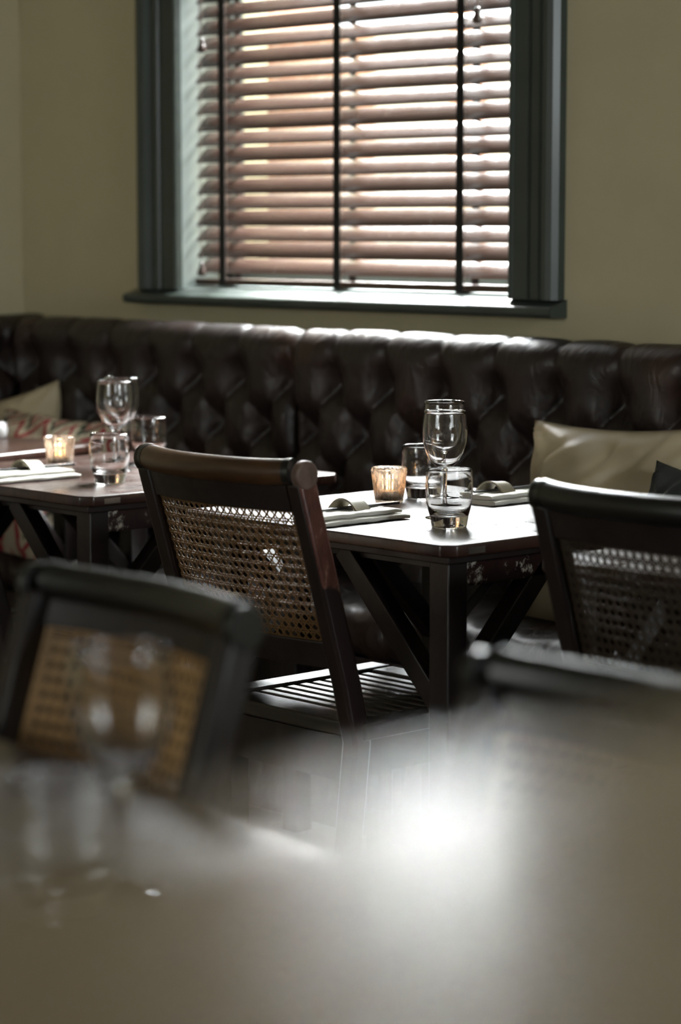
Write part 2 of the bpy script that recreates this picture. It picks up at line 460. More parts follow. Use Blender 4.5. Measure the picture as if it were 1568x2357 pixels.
# outside: yard walls
yard = MB().box(-13, 3, 4.1, 16, -0.2, 0.0)
struct(yard, 'ground', M['asphalt'])
tag(MB().box(-10.0, -6.12, 5.25, 5.6, 0, 2.7).build('brick_building', M['brick']), 'tall orange brick wall outside, seen in slivers through the left of the blind', 'wall')
tag(MB().box(-6.12, -5.55, 5.25, 5.6, 0, 1.88).build('brick_wall', M['brick']), 'lower brick garden wall outside, behind the middle of the blind', 'wall')
tag(MB().box(-5.55, -3.0, 5.25, 5.6, 0, 1.86).build('rendered_wall', M['render']), 'pale rendered yard wall outside, glowing through the right of the blind', 'wall')
tag(MB().box(-4.98, -4.90, 5.0, 5.08, 0, 1.86).build('brick_pier', M['brick']), 'slim brick pier outside, seen right of the third blind tape', 'pier')

# ------------------------------------------------------------------ venetian blind
BX0, BX1, BY = -4.700, -3.600, WY + 0.052      # BY = centre line of the slats
bl = empty('venetian_blind', ((BX0 + BX1) / 2, BY, OZ0), 0, 'dark wooden venetian blind with black ladder tapes in the window', 'blind')


def bpart(mb, name, m, parent=bl, **k):
    mb.v = [(x - (BX0 + BX1) / 2, y - BY, z - OZ0) for x, y, z in mb.v]
    return mb.build(name, m, parent, **k)


pitch, sw = 0.0387, 0.050
mb = MB(); nsl = 33
for i in range(nsl):
    zc = 1.158 + i * pitch
    tau = math.radians(47 + (3.0 if i % 2 else -3.0) + random.uniform(-1.5, 1.5))
    prof = []
    N = 6
    for j in range(N + 1):
        s = -0.5 + j / N; prof.append((s * sw, 0.0012 + 0.0028 * (1 - 4 * s * s)))
    for j in range(N, -1, -1):
        s = -0.5 + j / N; prof.append((s * sw, -0.0012 + 0.0028 * (1 - 4 * s * s)))
    vs = []; dz = random.uniform(-0.0015, 0.0015)
    for e_, x in enumerate((BX0 + random.uniform(0, 0.003), BX1)):
        for a, b in prof:   # a along slat (outer positive), b normal
            vs.append((x, BY + a * math.cos(tau) - b * math.sin(tau), zc + a * math.sin(tau) + b * math.cos(tau) + dz * e_))
    k = len(prof)
    mb.add(vs, [(j, (j + 1) % k, k + (j + 1) % k, k + j) for j in range(k)] + [tuple(range(k)), tuple(range(2 * k - 1, k - 1, -1))])
bpart(mb, 'slats', M['slat'], smooth=True, split=40)
bpart(MB().box(BX0, BX1, BY - 0.026, BY + 0.026, 1.110, 1.126), 'bottom_rail', M['slat'], bevel=0.003)
bpart(MB().box(BX0, BX1, BY - 0.03, BY + 0.03, OZ1 - 0.06, OZ1 - 0.005), 'head_rail', M['slat'], bevel=0.003)
for tx in (-4.592, -4.176, -3.775):
    mb = MB(); pts = []
    mb.box(tx - 0.0115, tx + 0.0115, BY - 0.0262, BY - 0.0252, 1.108, OZ1 - 0.03)
    mb.box(tx - 0.0115, tx + 0.0115, BY - 0.027, BY + 0.02, 1.108, 1.110)
    mb.box(tx - 0.0115, tx + 0.0115, BY + 0.0252, BY + 0.0262, 1.108, OZ1 - 0.03)
    t = bpart(mb, 'ladder_tape', M['tape'])
    c = MB().tube([(tx + 0.02, BY - 0.029, 1.12), (tx + 0.02, BY - 0.029, OZ1 - 0.03)], 0.0011, 6)
    bpart(c, 'lift_cord', M['cord'])


def acorn(x, z):
    mb = MB().lathe([(0, 0.034), (0.004, 0.034), (0.006, 0.030), (0.005, 0.026), (0.008, 0.018), (0.0115, 0.008), (0.0105, 0.002), (0.006, 0), (0, 0)], 20)
    mb.v = [(a + x, b + BY - 0.038, c + z) for a, b, c in mb.v]
    return bpart(mb, 'cord_acorn', M['acorn'], smooth=True)


for x, zb in ((-4.652, 1.676), (-4.657, 1.132), (-3.712, 1.690)):
    acorn(x, zb)
    mb = MB()
    for q in (-0.0045, 0.0045) if zb > 1.3 else (-0.005, 0.003):
        mb.tube([(x, BY - 0.038, zb + 0.03), (x + q, BY - 0.038, zb + 0.1), (x + q, BY - 0.036, OZ1 - 0.03)], 0.0009, 6)
    bpart(mb, 'pull_cord', M['cord'])

# ------------------------------------------------------------------ banquette
TA, TZ0, TB = 0.167, 0.905, 0.22      # button spacing, top row height, diamond height


def tuft(u, z):
    """0 at the buttons, 1 on the crown of a lozenge, thin pleats between"""
    w_ = z - TZ0
    n0 = round(u / TA) * TA
    d2 = (u - n0) ** 2 + (0.75 * w_) ** 2
    if w_ < 0.02:
        for r in range(0, 5):
            off = TA / 2 if r % 2 else 0.0
            n1 = round((u - off) / TA) * TA + off
            d2 = min(d2, (u - n1) ** 2 + (0.75 * (w_ + r * TB / 2)) ** 2)
    if w_ > 0: c = abs(math.sin(PI * u / TA)); amp = 0.30 - 0.12 * min(1, w_ / 0.06)
    else:
        c = min(abs(math.sin(PI * (u / TA + w_ / TB))), abs(math.sin(PI * (u / TA - w_ / TB)))); amp = 0.30
    return 1 - 0.68 * math.exp(-d2 / 0.040 ** 2) - amp * (1 - c) ** 5


def banquette(name, loc, rz, L, label, group, u_off, seat_depth=0.365, seat=True):
    """local: runs along +x for L, wall behind at y=0, front towards -y"""
    root = empty(name, loc, rz, label, 'banquette', group)
    # backrest
    nu = int(L / 0.0065)
    prof = []      # (y, z, ny, nz, amp)
    for i in range(82):
        z = 0.44 + (0.955 - 0.44) * i / 81
        prof.append((-0.150 - 0.012 * (z - 0.44) / 0.515, z, -1, 0.05, 1.0))
    R = 0.062
    for i in range(1, 15):
        a = PI * i / 14 * 0.92
        prof.append((-0.162 + R - R * math.cos(a), 0.955 + R * math.sin(a), -math.cos(a), math.sin(a), 1.0))
    prof.append((-0.002, 0.975, 0, 1, 0)); prof.append((-0.002, 0.44, 0, 1, 0))
    mb = MB(); vs = []; k = len(prof)
    for i in range(nu + 1):
        u = L * i / nu
        e = min(u, L - u); ef = min(1, e / 0.02) ** 0.5
        for (y, z, ny, nz, am) in prof:
            t = tuft(u + u_off, z) if am > 0 else 0
            d = am * 0.050 * (t * ef - 0.85)
            if am > 0: d += 0.003 * mnoise.noise(Vector((u * 9, z * 9, 1.3))) - (0.03 * max(0, (0.5 - z)) / 0.1 if z < 0.5 else 0) * 0.3
            vs.append((u, y + ny * d, z + nz * d))
    fs = [(i * k + j, (i + 1) * k + j, (i + 1) * k + (j + 1) % k, i * k + (j + 1) % k) for i in range(nu) for j in range(k)]
    fs += [tuple(range(k)), tuple(nu * k + j for j in range(k - 1, -1, -1))]
    mb.add(vs, fs); mb.build('backrest', M['leather'], root, smooth=True, split=70)
    # buttons
    bme = None
    row = 0
    z = TZ0
    while z > 0.5:
        off = 0.0 if row % 2 == 0 else TA / 2
        n = 0
        u = -u_off + off
        while u < 0.02: u += TA
        while u < L - 0.02:
            y = -0.150 - 0.012 * (z - 0.44) / 0.515 + 0.050 * 0.80 + 0.004
            if bme is None:
                b0 = MB().lathe([(0, 0.006), (0.005, 0.0052), (0.009, 0.002), (0.010, -0.002), (0, -0.003)], 14).build('button', M['button'], root, smooth=True)
                bme = b0.data
            else:
                b0 = bpy.data.objects.new('button', bme); sc.collection.objects.link(b0); b0.parent = root
            b0.rotation_euler = (PI / 2, 0, 0); b0.location = (u, y, z)
            u += TA
        z -= TB / 2; row += 1
    if not seat:
        MB().box(0, L, -0.15, -0.002, 0, 0.44).build('base', M['leather'], root)
        return root
    # seat cushion
    nu = int(L / 0.014); sp = []
    y1, y0 = -0.10, -0.13 - seat_depth
    for i in range(24): sp.append((y1 + (y0 + 0.05 - y1) * i / 23, 0.478 + 0.008 * math.sin(PI * i / 23), 0, 1))
    for i in range(1, 12):
        a = PI * i / 12
        sp.append((y0 + 0.05 - 0.05 * math.sin(a), 0.428 + 0.05 * math.cos(a), -math.sin(a), math.cos(a)))
    sp.append((y0 + 0.06, 0.375, 0, -1)); sp.append((y1, 0.375, 0, -1))
    mb = MB(); vs = []; k = len(sp)
    for i in range(nu + 1):
        u = L * i / nu; e = min(u, L - u); ef = 1 - 0.25 * max(0, 1 - e / 0.03) ** 2
        for j, (y, z, ny, nz) in enumerate(sp):
            wv = 0.0045 * mnoise.noise(Vector((u * 13, y * 5 - z * 4, 2.1))) + 0.007 * mnoise.noise(Vector((u * 3.1, y * 3, 5.1)))
            # gathers running over the nose
            g = max(0, min(1, (y1 - y - 0.12) / 0.18))
            wv += g * 0.0035 * math.sin(u * 70 + 6 * mnoise.noise(Vector((u * 4, 0, 0))) + y * 22)
            if j >= k - 2: wv = 0
            vs.append((u, y + ny * wv, 0.375 + (z - 0.375) * ef + nz * wv))
    fs = [(i * k + j, (i + 1) * k + j, (i + 1) * k + (j + 1) % k, i * k + (j + 1) % k) for i in range(nu) for j in range(k)]
    fs += [tuple(range(k)), tuple(nu * k + j for j in range(k - 1, -1, -1))]
    mb.add(vs, fs); mb.build('seat_cushion', M['leather'], root, smooth=True, split=60)
    MB().box(0, L, y0 + 0.035, -0.002, 0.0, 0.375).build('base', M['leather'], root, bevel=0.004)
    return root


gb = 'tufted banquette units along the walls'
banquette('banquette', (-4.13, WY, 0), 0, 2.9, 'dark oxblood button-tufted leather banquette under the window, right of the seam', gb, 0.03)
banquette('banquette', (-5.23, WY, 0), 0, 1.098, 'dark button-tufted leather banquette left of the seam, towards the room corner', gb, 0.096)
banquette('banquette', (XL, 3.15, 0), PI / 2, 0.645, 'short tufted leather backrest on the left wall, closing the banquette corner', gb, 0.02, seat=False)

# ------------------------------------------------------------------ tables
TG = 'square dark wooden dining tables'


def make_table(loc, rz, label, wx=0.682, wy=0.655):
    root = empty('dining_table', loc, rz, label, 'table', TG)
    hx, hy, c = wx / 2, wy / 2, 0.020
    out = [(-hx + c, -hy), (hx - c, -hy), (hx, -hy + c), (hx, hy - c), (hx - c, hy), (-hx + c, hy), (-hx, hy - c), (-hx, -hy + c)]
    mb = MB(); mb.add([(x, y, z) for z in (0.730, 0.75) for x, y in out],
                      [tuple(range(7, -1, -1)), tuple(range(8, 16))] + [(j, (j + 1) % 8, 8 + (j + 1) % 8, 8 + j) for j in range(8)])
    mb.build('tabletop', M['tabletop'], root, bevel=0.003)
    mb = MB(); q = 0.022
    mb.box(-hx + q, hx - q, -hy + q, hy - q, 0.716, 0.7298); mb.build('batten', M['frame'], root, bevel=0.002)
    li = 0.045; lw = 0.044
    for sx in (-1, 1):
        for sy in (-1, 1):
            x1, y1 = sx * (hx - li), sy * (hy - li)
            a, b = sorted((x1, x1 - sx * lw)); c1, d = sorted((y1, y1 - sy * lw))
            MB().box(a, b, c1, d, 0, 0.716).build('leg', M['frame'], root, bevel=0.002)
            lx, ly = x1 - sx * lw / 2, y1 - sy * lw / 2
            MB().bar((lx - sx * 0.01, ly, 0.475), (lx - sx * 0.24, ly, 0.712), 0.036, 0.036, (0, 1, 0)).build('brace', M['frame'], root, bevel=0.002)
            MB().bar((lx, ly - sy * 0.01, 0.475), (lx, ly - sy * 0.24, 0.712), 0.036, 0.036, (1, 0, 0)).build('brace', M['frame'], root, bevel=0.002)
    for sx in (-1, 1):
        x = sx * (hx - li - 0.004); a, b = sorted((x, x - sx * 0.02))
        MB().box(a, b, -hy + li + lw, hy - li - lw, 0.672, 0.716).build('apron', M['worn'], root, bevel=0.002)
    for sy in (-1, 1):
        y = sy * (hy - li - 0.02); a, b = sorted((y, y - sy * 0.015))
        MB().box(-hx + li + lw, hx - li - lw, a, b, 0.700, 0.716).build('apron', M['frame'], root)
    MB().box(hx - 0.001, hx + 0.0012, -hy + 0.045, -hy + 0.082, 0.734, 0.744).build('edge_clip', M['steel'], root)
    return root


t1 = make_table((-3.014, 3.017, 0), 0, 'dark wooden table in sharp focus, set with ribbed candle and clear glasses')
t2 = dup(t1, (-3.972, 3.016, 0), 0, 'dark wooden table at left behind the first chair, set with a white napkin and candle')
t3 = dup(t1, (-4.79, 3.02, 0), math.radians(12), 'reddish dark table at the far left edge in front of the patterned cushion')
t4 = dup(t1, (-2.15, 3.017, 0), 0, 'dark wooden table at right, hidden behind the black cane-backed chair')
# foreground table
ft = empty('foreground_table', (-1.66, 0.985, 0), math.radians(-4), 'long polished dark table in the blurred foreground carrying a wine glass and tumbler', 'table')
hx, hy, c = 0.78, 0.335, 0.02
out = [(-hx + c, -hy), (hx - c, -hy), (hx, -hy + c), (hx, hy - c), (hx - c, hy), (-hx + c, hy), (-hx, hy - c), (-hx, -hy + c)]
MB().add([(x, y, z) for z in (0.728, 0.75) for x, y in out], [tuple(range(7, -1, -1)), tuple(range(8, 16))] + [(j, (j + 1) % 8, 8 + (j + 1) % 8, 8 + j) for j in range(8)]).build('tabletop', M['tabletop'], ft, bevel=0.004)
for sx in (-1, 1):
    for sy in (-1, 1):
        x1, y1 = sx * (hx - 0.05), sy * (hy - 0.05)
        a, b = sorted((x1, x1 - sx * 0.05)); c1, d = sorted((y1, y1 - sy * 0.05))
        MB().box(a, b, c1, d, 0, 0.728).build('leg', M['frame'], ft, bevel=0.002)
for sy in (-1, 1):
    y = sy * (hy - 0.06); a, b = sorted((y, y - sy * 0.02))
    MB().box(-hx + 0.1, hx - 0.1, a, b, 0.67, 0.728).build('apron', M['worn'], ft)

# ------------------------------------------------------------------ chairs
CG = 'cane-backed wooden chairs'


def back_y(z): return -0.205 - 0.30 * (z - 0.45)


def bulge(x, z): return -0.040 * (1 - (x / 0.2) ** 2) * (0.45 + 0.55 * (z - 0.45) / 0.42)


def make_chair(loc, rz, label, railm, canem, ZC_=0.808, worn=True):
    root = empty('cane_chair', loc, rz, label, 'chair', CG)
    # rear legs running up into the stiles
    for s in (-1, 1):
        pts = [(s * 0.185, -0.27, 0.0), (s * 0.186, -0.225, 0.22), (s * 0.187, -0.203, 0.42), (s * 0.187, back_y(0.52), 0.52),
               (s * 0.189, back_y(0.70), 0.70), (s * 0.190, back_y(0.856), 0.858)]
        MB().sweep(pts, [(-0.017, -0.019), (0.017, -0.019), (0.017, 0.019), (-0.017, 0.019)], (0, 1, 0)).build('stile', M['stile'] if worn else M['frame'], root, bevel=0.006)
        hd = MB(); vs = []
        for x in (0.1915, 0.2085):
            for i in range(16):
                a = 2 * PI * i / 16
                vs.append((s * x, back_y(0.868) + 0.003 + 0.0225 * math.cos(a), 0.866 + 0.0235 * math.sin(a)))
        hd.add(vs, [(j, (j + 1) % 16, 16 + (j + 1) % 16, 16 + j) for j in range(16)] + [tuple(range(16)), tuple(range(31, 15, -1))])
        hd.build('stile_head', M['head'] if worn and s > 0 else M['black_wood'], root, bevel=0.003, weld=True)
        MB().box(s * 0.165 - 0.018 * 1, s * 0.165 + 0.018, 0.165, 0.200, 0, 0.40).build('leg', M['frame'], root, bevel=0.003)
        # side frame of the seat
        MB().box(*sorted((s * 0.208, s * 0.158)), -0.205, 0.205, 0.425, 0.452).build('side_rail', M['seatwood'], root, bevel=0.004)
        MB().box(*sorted((s * 0.192, s * 0.172)), -0.19, 0.185, 0.365, 0.425).build('seat_apron', M['frame'], root)
    # rolled crest rail
    def rail_p(x):
        t = x / 0.212
        return (x, back_y(0.868) + 0.004 - 0.038 * (1 - t * t), 0.867 + 0.006 * t ** 4)
    prof = [(0.020 * math.cos(2 * PI * i / 20) * 1.02, 0.0215 * math.sin(2 * PI * i / 20)) for i in range(20)]
    xs = [-0.172 + 0.344 * i / 28 for i in range(29)]
    MB().sweep([rail_p(x) for x in xs], prof).build('crest_rail', railm, root, smooth=True, split=60)
    for s in (-1, 1):
        xs2 = [s * (0.172 + 0.012 * i / 6) for i in range(7)]
        MB().sweep([rail_p(x) for x in xs2], prof, scales=[1.03] * 7).build('rail_end', M['black_wood'], root, smooth=True, split=60)
    # shaped boards above and below the cane
    def board(z0, z1, nm, m, th=0.016):
        mb = MB(); vs = []; n = 24
        for i in range(n + 1):
            x = -0.172 + 0.344 * i / n
            for (z, o) in ((z0, th / 2), (z1, th / 2), (z1, -th / 2), (z0, -th / 2)):
                vs.append((x, back_y(z) + bulge(x, z) + o, z))
        fs = [(i * 4 + j, (i + 1) * 4 + j, (i + 1) * 4 + (j + 1) % 4, i * 4 + (j + 1) % 4) for i in range(n) for j in range(4)]
        fs += [(0, 1, 2, 3), (n * 4 + 3, n * 4 + 2, n * 4 + 1, n * 4)]
        mb.add(vs, fs); mb.build(nm, m, root, bevel=0.002)
    board(ZC_ - 0.002, 0.856, 'upper_board', M['frame']); board(0.545, 0.590, 'lower_board', M['frame'])
    # woven cane panel: pairs of verticals and horizontals with diagonals, all real strands
    X, Z0, Z1 = 0.170, 0.588, ZC_
    mb = MB()
    def P(x, z, o): return Vector((x, back_y(z) + bulge(x, z) + o, z))
    def strand(x0, z0, x1, z1, wd, o, n):
        d = Vector((x1 - x0, 0, z1 - z0)); pr = Vector((-d.z, 0, d.x)).normalized() * wd / 2
        vs = []
        for i in range(n + 1):
            t = i / n; x, z = x0 + (x1 - x0) * t, z0 + (z1 - z0) * t
            for sg, oo in ((-1, -0.0004), (1, -0.0004), (1, 0.0004), (-1, 0.0004)):
                vs.append(P(x + sg * pr.x, z + sg * pr.z, o + oo))
        fs = [(i * 4 + j, (i + 1) * 4 + j, (i + 1) * 4 + (j + 1) % 4, i * 4 + (j + 1) % 4) for i in range(n) for j in range(4)]
        mb.add(vs, fs)
    pc = 0.0155; nx = int(2 * X / pc); nz = int((Z1 - Z0) / pc)
    ox_, oz_ = -nx * pc / 2, (Z0 + Z1) / 2 - nz * pc / 2
    for i in range(nx + 1):
        for d in (-0.0019, 0.0019): strand(ox_ + i * pc + d, Z0, ox_ + i * pc + d, Z1, 0.0017, 0.0003, 8)
    for j in range(nz + 1):
        for d in (-0.0019, 0.0019): strand(-X, oz_ + j * pc + d, X, oz_ + j * pc + d, 0.0017, -0.0003, 16)
    for sgn in (-1, 1):
        for kk in range(-nz - 1, nx + nz + 2):
            a = ox_ + (kk + 0.5) * pc
            # line x = a + sgn*(z-oz_)
            za, zb = Z0, Z1
            xa, xb = a + sgn * (za - oz_), a + sgn * (zb - oz_)
            lo, hi = 0.0, 1.0
            for lim in (-X, X):
                t = (lim - xa) / (xb - xa)
                if xb > xa:
                    if lim < 0: lo = max(lo, t)
                    else: hi = min(hi, t)
                else:
                    if lim < 0: hi = min(hi, t)
                    else: lo = max(lo, t)
            if hi - lo < 0.02: continue
            strand(xa + (xb - xa) * lo, za + (zb - za) * lo, xa + (xb - xa) * hi, za + (zb - za) * hi, 0.0021, 0.0007 * sgn, max(2, int(14 * (hi - lo))))
    for z in (Z0, Z1): strand(-X, z, X, z, 0.006, 0.0022, 16)
    for x in (-X, X): strand(x, Z0, x, Z1, 0.006, 0.0022, 8)
    mb.build('cane_panel', canem, root)
    # seat
    MB().box(-0.158, 0.158, -0.205, -0.150, 0.424, 0.450).build('rear_rail', M['seatwood'], root, bevel=0.004)
    MB().box(-0.158, 0.158, 0.155, 0.208, 0.424, 0.450).build('front_rail', M['seatwood'], root, bevel=0.004)
    mb = MB()
    for i in range(10):
        y = -0.146 + i * 0.0303
        mb.box(-0.158, 0.158, y, y + 0.021, 0.430, 0.446)
    mb.build('seat_slats', M['seatwood'], root, bevel=0.003)
    MB().box(-0.172, 0.172, 0.172, 0.190, 0.365, 0.424).build('seat_apron', M['frame'], root)
    MB().box(-0.172, 0.172, -0.205, -0.187, 0.350, 0.424).build('seat_apron', M['frame'], root)
    return root


c1 = make_chair((-3.008, 2.832, 0), 0, 'cane-backed chair with amber brown crest rail at the sharply focused table', M['amber'], M['cane'])
c2 = make_chair((-2.168, 2.90, 0), 0, 'almost black cane-backed chair at the right edge, its crest rail shining pale', M['black_wood'], M['shaded_cane'], worn=False)
c3 = make_chair((-1.975, 1.178, 0), PI + math.radians(-4.2), 'blurred cane-backed chair at lower left, facing us across the foreground table', M['black_wood'], M['golden_cane'], 0.825, worn=False)
c3.scale = (0.955, 1, 1)
c4 = dup(c3, (-1.265, 1.142, 0), PI + math.radians(-4.2), 'blurred cane-backed chair at right, half veiled by the pale counter in front')
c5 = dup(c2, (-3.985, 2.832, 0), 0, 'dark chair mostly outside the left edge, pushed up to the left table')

# ------------------------------------------------------------------ counter in the near foreground
ct = empty('bar_counter', (0.30, 0.1, 0), 0, 'polished tan-brown bar counter filling the bottom of the view, very blurred', 'counter')
MB().box(-0.629, 0.75, -1.6, 1.15, 1.105, 1.145).build('countertop', M['counter'], ct, bevel=0.003)
MB().box(-0.57, 0.70, -1.55, 1.1, 0, 1.105).build('counter_body', M['frame'], ct)

# ------------------------------------------------------------------ glassware
def wine_glass(loc, label, group):
    root = empty('wine_glass', loc, random.uniform(0, 3), label, 'wine glass', group)
    outp = [(0.0, 0.0), (0.0325, 0.0), (0.0335, 0.0009), (0.032, 0.0018), (0.018, 0.0042), (0.008, 0.008), (0.0048, 0.014), (0.0038, 0.030), (0.0037, 0.055),
            (0.0042, 0.074), (0.0070, 0.084), (0.0155, 0.0905), (0.0255, 0.100), (0.0330, 0.114), (0.0378, 0.131), (0.0392, 0.146), (0.0386, 0.162), (0.0368, 0.180), (0.0362, 0.1860), (0.0357, 0.1868)]
    inn = [(0.0351, 0.1862), (0.0357, 0.180), (0.0375, 0.162), (0.0381, 0.146), (0.0367, 0.131), (0.0318, 0.115), (0.0243, 0.1020), (0.0150, 0.0935), (0.006, 0.0895), (0, 0.0885)]
    MB().lathe(outp + inn, 56).build('glass_body', M['glass'], root, smooth=True, weld=True)
    return root


def tumbler(loc, label, group):
    root = empty('tumbler', loc, random.uniform(0, 3), label, 'tumbler', group)
    outp = [(0.0, 0.0008), (0.027, 0.0), (0.0295, 0.001), (0.0300, 0.004), (0.0325, 0.018), (0.0365, 0.032), (0.0392, 0.048), (0.0400, 0.062), (0.0396, 0.080), (0.0384, 0.097), (0.0379, 0.0986)]
    inn = [(0.0372, 0.0980), (0.0372, 0.094), (0.0383, 0.080), (0.0387, 0.062), (0.0378, 0.048), (0.0350, 0.034), (0.0300, 0.025), (0.018, 0.0205), (0, 0.0195)]
    MB().lathe(outp + inn, 56).build('glass_body', M['glass'], root, smooth=True, weld=True)
    return root


W0 = wine_glass((-2.948, 2.955, 0.75), 'stemmed wine glass right behind the front tumbler on the focused table', 'wine glasses')
dup(W0, (-3.112, 3.118, 0.75), 0.4, 'rear stemmed wine glass on the focused table, its rim just above the front one', 'wine glasses')
dup(W0, (-3.993, 3.036, 0.75), 0.9, 'front stemmed wine glass on the left table behind its tumbler', 'wine glasses')
dup(W0, (-4.075, 3.117, 0.75), 1.3, 'rear stemmed wine glass on the left table, nearly hidden by the front one', 'wine glasses')
dup(W0, (-1.437, 1.096, 0.75), 1.9, 'large blurred wine glass in the lower left foreground', 'wine glasses')
T0 = tumbler((-2.85, 2.868, 0.75), 'short clear tumbler at the near corner of the focused table', 'water tumblers')
dup(T0, (-3.200, 3.150, 0.75), 0.5, 'tumbler beside the ribbed candle at the back of the focused table', 'water tumblers')
dup(T0, (-3.803, 2.877, 0.75), 0.8, 'tumbler at the near corner of the left table', 'water tumblers')
dup(T0, (-4.090, 3.200, 0.75), 1.1, 'rear tumbler on the left table, beside the amber chair rail', 'water tumblers')
dup(T0, (-1.425, 1.030, 0.75), 1.7, 'blurred tumbler at the lower left corner, before the blurred wine glass', 'water tumblers')


def candle(loc, label, tl_label, power):
    root = empty('candle_holder', loc, 0, label, 'candle holder', 'ribbed glass candle holders')
    rib = lambda a, z: 0.06 * abs(math.sin(a * 13)) if z > 0.003 else 0
    o_ = [(0, 0), (0.0245, 0), (0.0255, 0.002), (0.0270, 0.020), (0.0293, 0.045), (0.0315, 0.060), (0.0325, 0.063), (0.0322, 0.0655)]
    i_ = [(0.0300, 0.0655), (0.0290, 0.060), (0.0268, 0.045), (0.0240, 0.020), (0.0225, 0.0075), (0, 0.0070)]
    mb = MB(); seg = 156; prof = o_ + i_; k = len(prof); vs = []
    for i in range(seg):
        a = 2 * PI * i / seg
        for q, (r, z) in enumerate(prof):
            rr = r * (1 + (rib(a, z) if 1 < q < len(o_) - 2 else 0)); vs.append((rr * math.cos(a), rr * math.sin(a), z))
    mb.add(vs, [(i * k + q, ((i + 1) % seg) * k + q, ((i + 1) % seg) * k + q + 1, i * k + q + 1) for i in range(seg) for q in range(k - 1)])
    mb.build('ribbed_glass', M['candle_glass'], root, smooth=True, weld=True)
    t = empty('tealight', (loc[0], loc[1], loc[2] + 0.0078), 0, tl_label, 'candle', 'lit tealights')
    MB().lathe([(0, 0), (0.0190, 0), (0.0195, 0.0005), (0.0195, 0.015), (0.0190, 0.015), (0.0190, 0.001), (0, 0.001)], 32).build('tin_cup', M['tin'], t, smooth=True, split=40)
    MB().lathe([(0, 0.0012), (0.0186, 0.0012), (0.0186, 0.013), (0.010, 0.0122), (0, 0.012)], 32).build('wax', M['wax'], t, smooth=True, split=40)
    MB().tube([(0, 0, 0.012), (0, 0.0004, 0.018)], 0.0007, 6).build('wick', M['black_wood'], t)
    MB().lathe([(0, 0.0165), (0.0022, 0.018), (0.0036, 0.0215), (0.0032, 0.026), (0.0018, 0.031), (0.0, 0.036)], 16).build('flame', M['flame'], t, smooth=True)
    l = bpy.data.lights.new('candle_light', 'POINT'); l.energy = power; l.color = (1, 0.55, 0.22); l.shadow_soft_size = 0.004
    lo = bpy.data.objects.new('candle_light', l); sc.collection.objects.link(lo); lo.parent = t; lo.location = (0, 0, 0.04)
    return root


candle((-3.181, 3.045, 0.75), 'ribbed amber-lit glass candle holder glowing on the focused table', 'lit tealight inside the ribbed holder on the focused table', 0.20)
candle((-4.125, 2.990, 0.75), 'ribbed glass candle holder on the left table, dimmer', 'lit tealight inside the ribbed holder on the left table', 0.012)

# ------------------------------------------------------------------ napkins, bands, chopsticks
def napkin(loc, rz, L, W, label, group='folded white napkins'):
    """long axis local y; two soft folds"""
    mb = MB()
    def layer(z0, h, x0, x1, y0, y1, fold):
        vs = []; n = 16; k = 16
        for i in range(n + 1):
            y = y0 + (y1 - y0) * i / n
            wob = 0.0016 * math.sin(i * 0.9 + z0 * 400)
            e = min(i, n - i); hh = h * (0.82 + 0.18 * min(1, e / 1.5))
            cx_, hw = (x0 + x1) / 2 + wob, (x1 - x0) / 2
            for j in range(k):
                a = 2 * PI * j / k; ca, sa = math.cos(a), math.sin(a)
                px_ = cx_ + hw * (abs(ca) ** 0.35) * (1 if ca >= 0 else -1)
                pz_ = z0 + hh / 2 + hh / 2 * (abs(sa) ** 0.6) * (1 if sa >= 0 else -1) + 0.0006 * math.sin(i * 1.7 + j)
                vs.append((px_, y, max(0.0003, pz_)))
        fs = [(i * k + j, i * k + (j + 1) % k, (i + 1) * k + (j + 1) % k, (i + 1) * k + j) for i in range(n) for j in range(k)]
        fs += [tuple(range(k - 1, -1, -1)), tuple(n * k + j for j in range(k))]
        mb.add(vs, fs)
    layer(0.0, 0.0105, -W / 2, W / 2, 0, L, 1)
    layer(0.0098, 0.0095, -W / 2, W / 2 - 0.010, 0.002, L - 0.008, 1)
    o = mb.build('napkin', M['napkin'], smooth=True, split=60)
    o.location = loc; o.rotation_euler = (0, 0, rz)
    return tag(o, label, 'napkin', group)


def band(loc, rz, label):
    """arched band, axis along local y"""
    mb = MB(); vs = []; n = 20
    for yi, (y, fl) in enumerate(((-0.019, 1.12), (0, 1.0), (0.019, 0.95))):
        for i in range(n + 1):
            a = PI * i / n
            for r in (1.0, 0.84):
                vs.append((0.020 * fl * r * math.cos(a) * (1 + 0.35 * (1 - math.sin(a)) ** 2), y + 0.006 * math.cos(a), 0.0185 * fl * math.sin(a) * r + (0.0 if r == 1 else 0.0)))
    k = 2 * (n + 1); fs = []
    for yi in range(2):
        for i in range(n):
            a = yi * k + 2 * i; fs += [(a, a + 2, a + k + 2, a + k), (a + 1, a + k + 1, a + k + 3, a + 3)]
    for i in range(n):
        a = 2 * i; fs.append((a, a + 1, a + 3, a + 2)); a += 2 * k; fs.append((a, a + 2, a + 3, a + 1))
    for yi in range(2):
        for e_ in (0, 2 * n): a = yi * k + e_; fs.append((a, a + k, a + k + 1, a + 1))
    mb.add(vs, fs); o = mb.build('chopstick_band', M['beige_leather'], smooth=True, split=50, weld=True)
    o.location = loc; o.rotation_euler = (0, 0, rz)
    return tag(o, label, 'band', 'beige bands around the chopsticks')


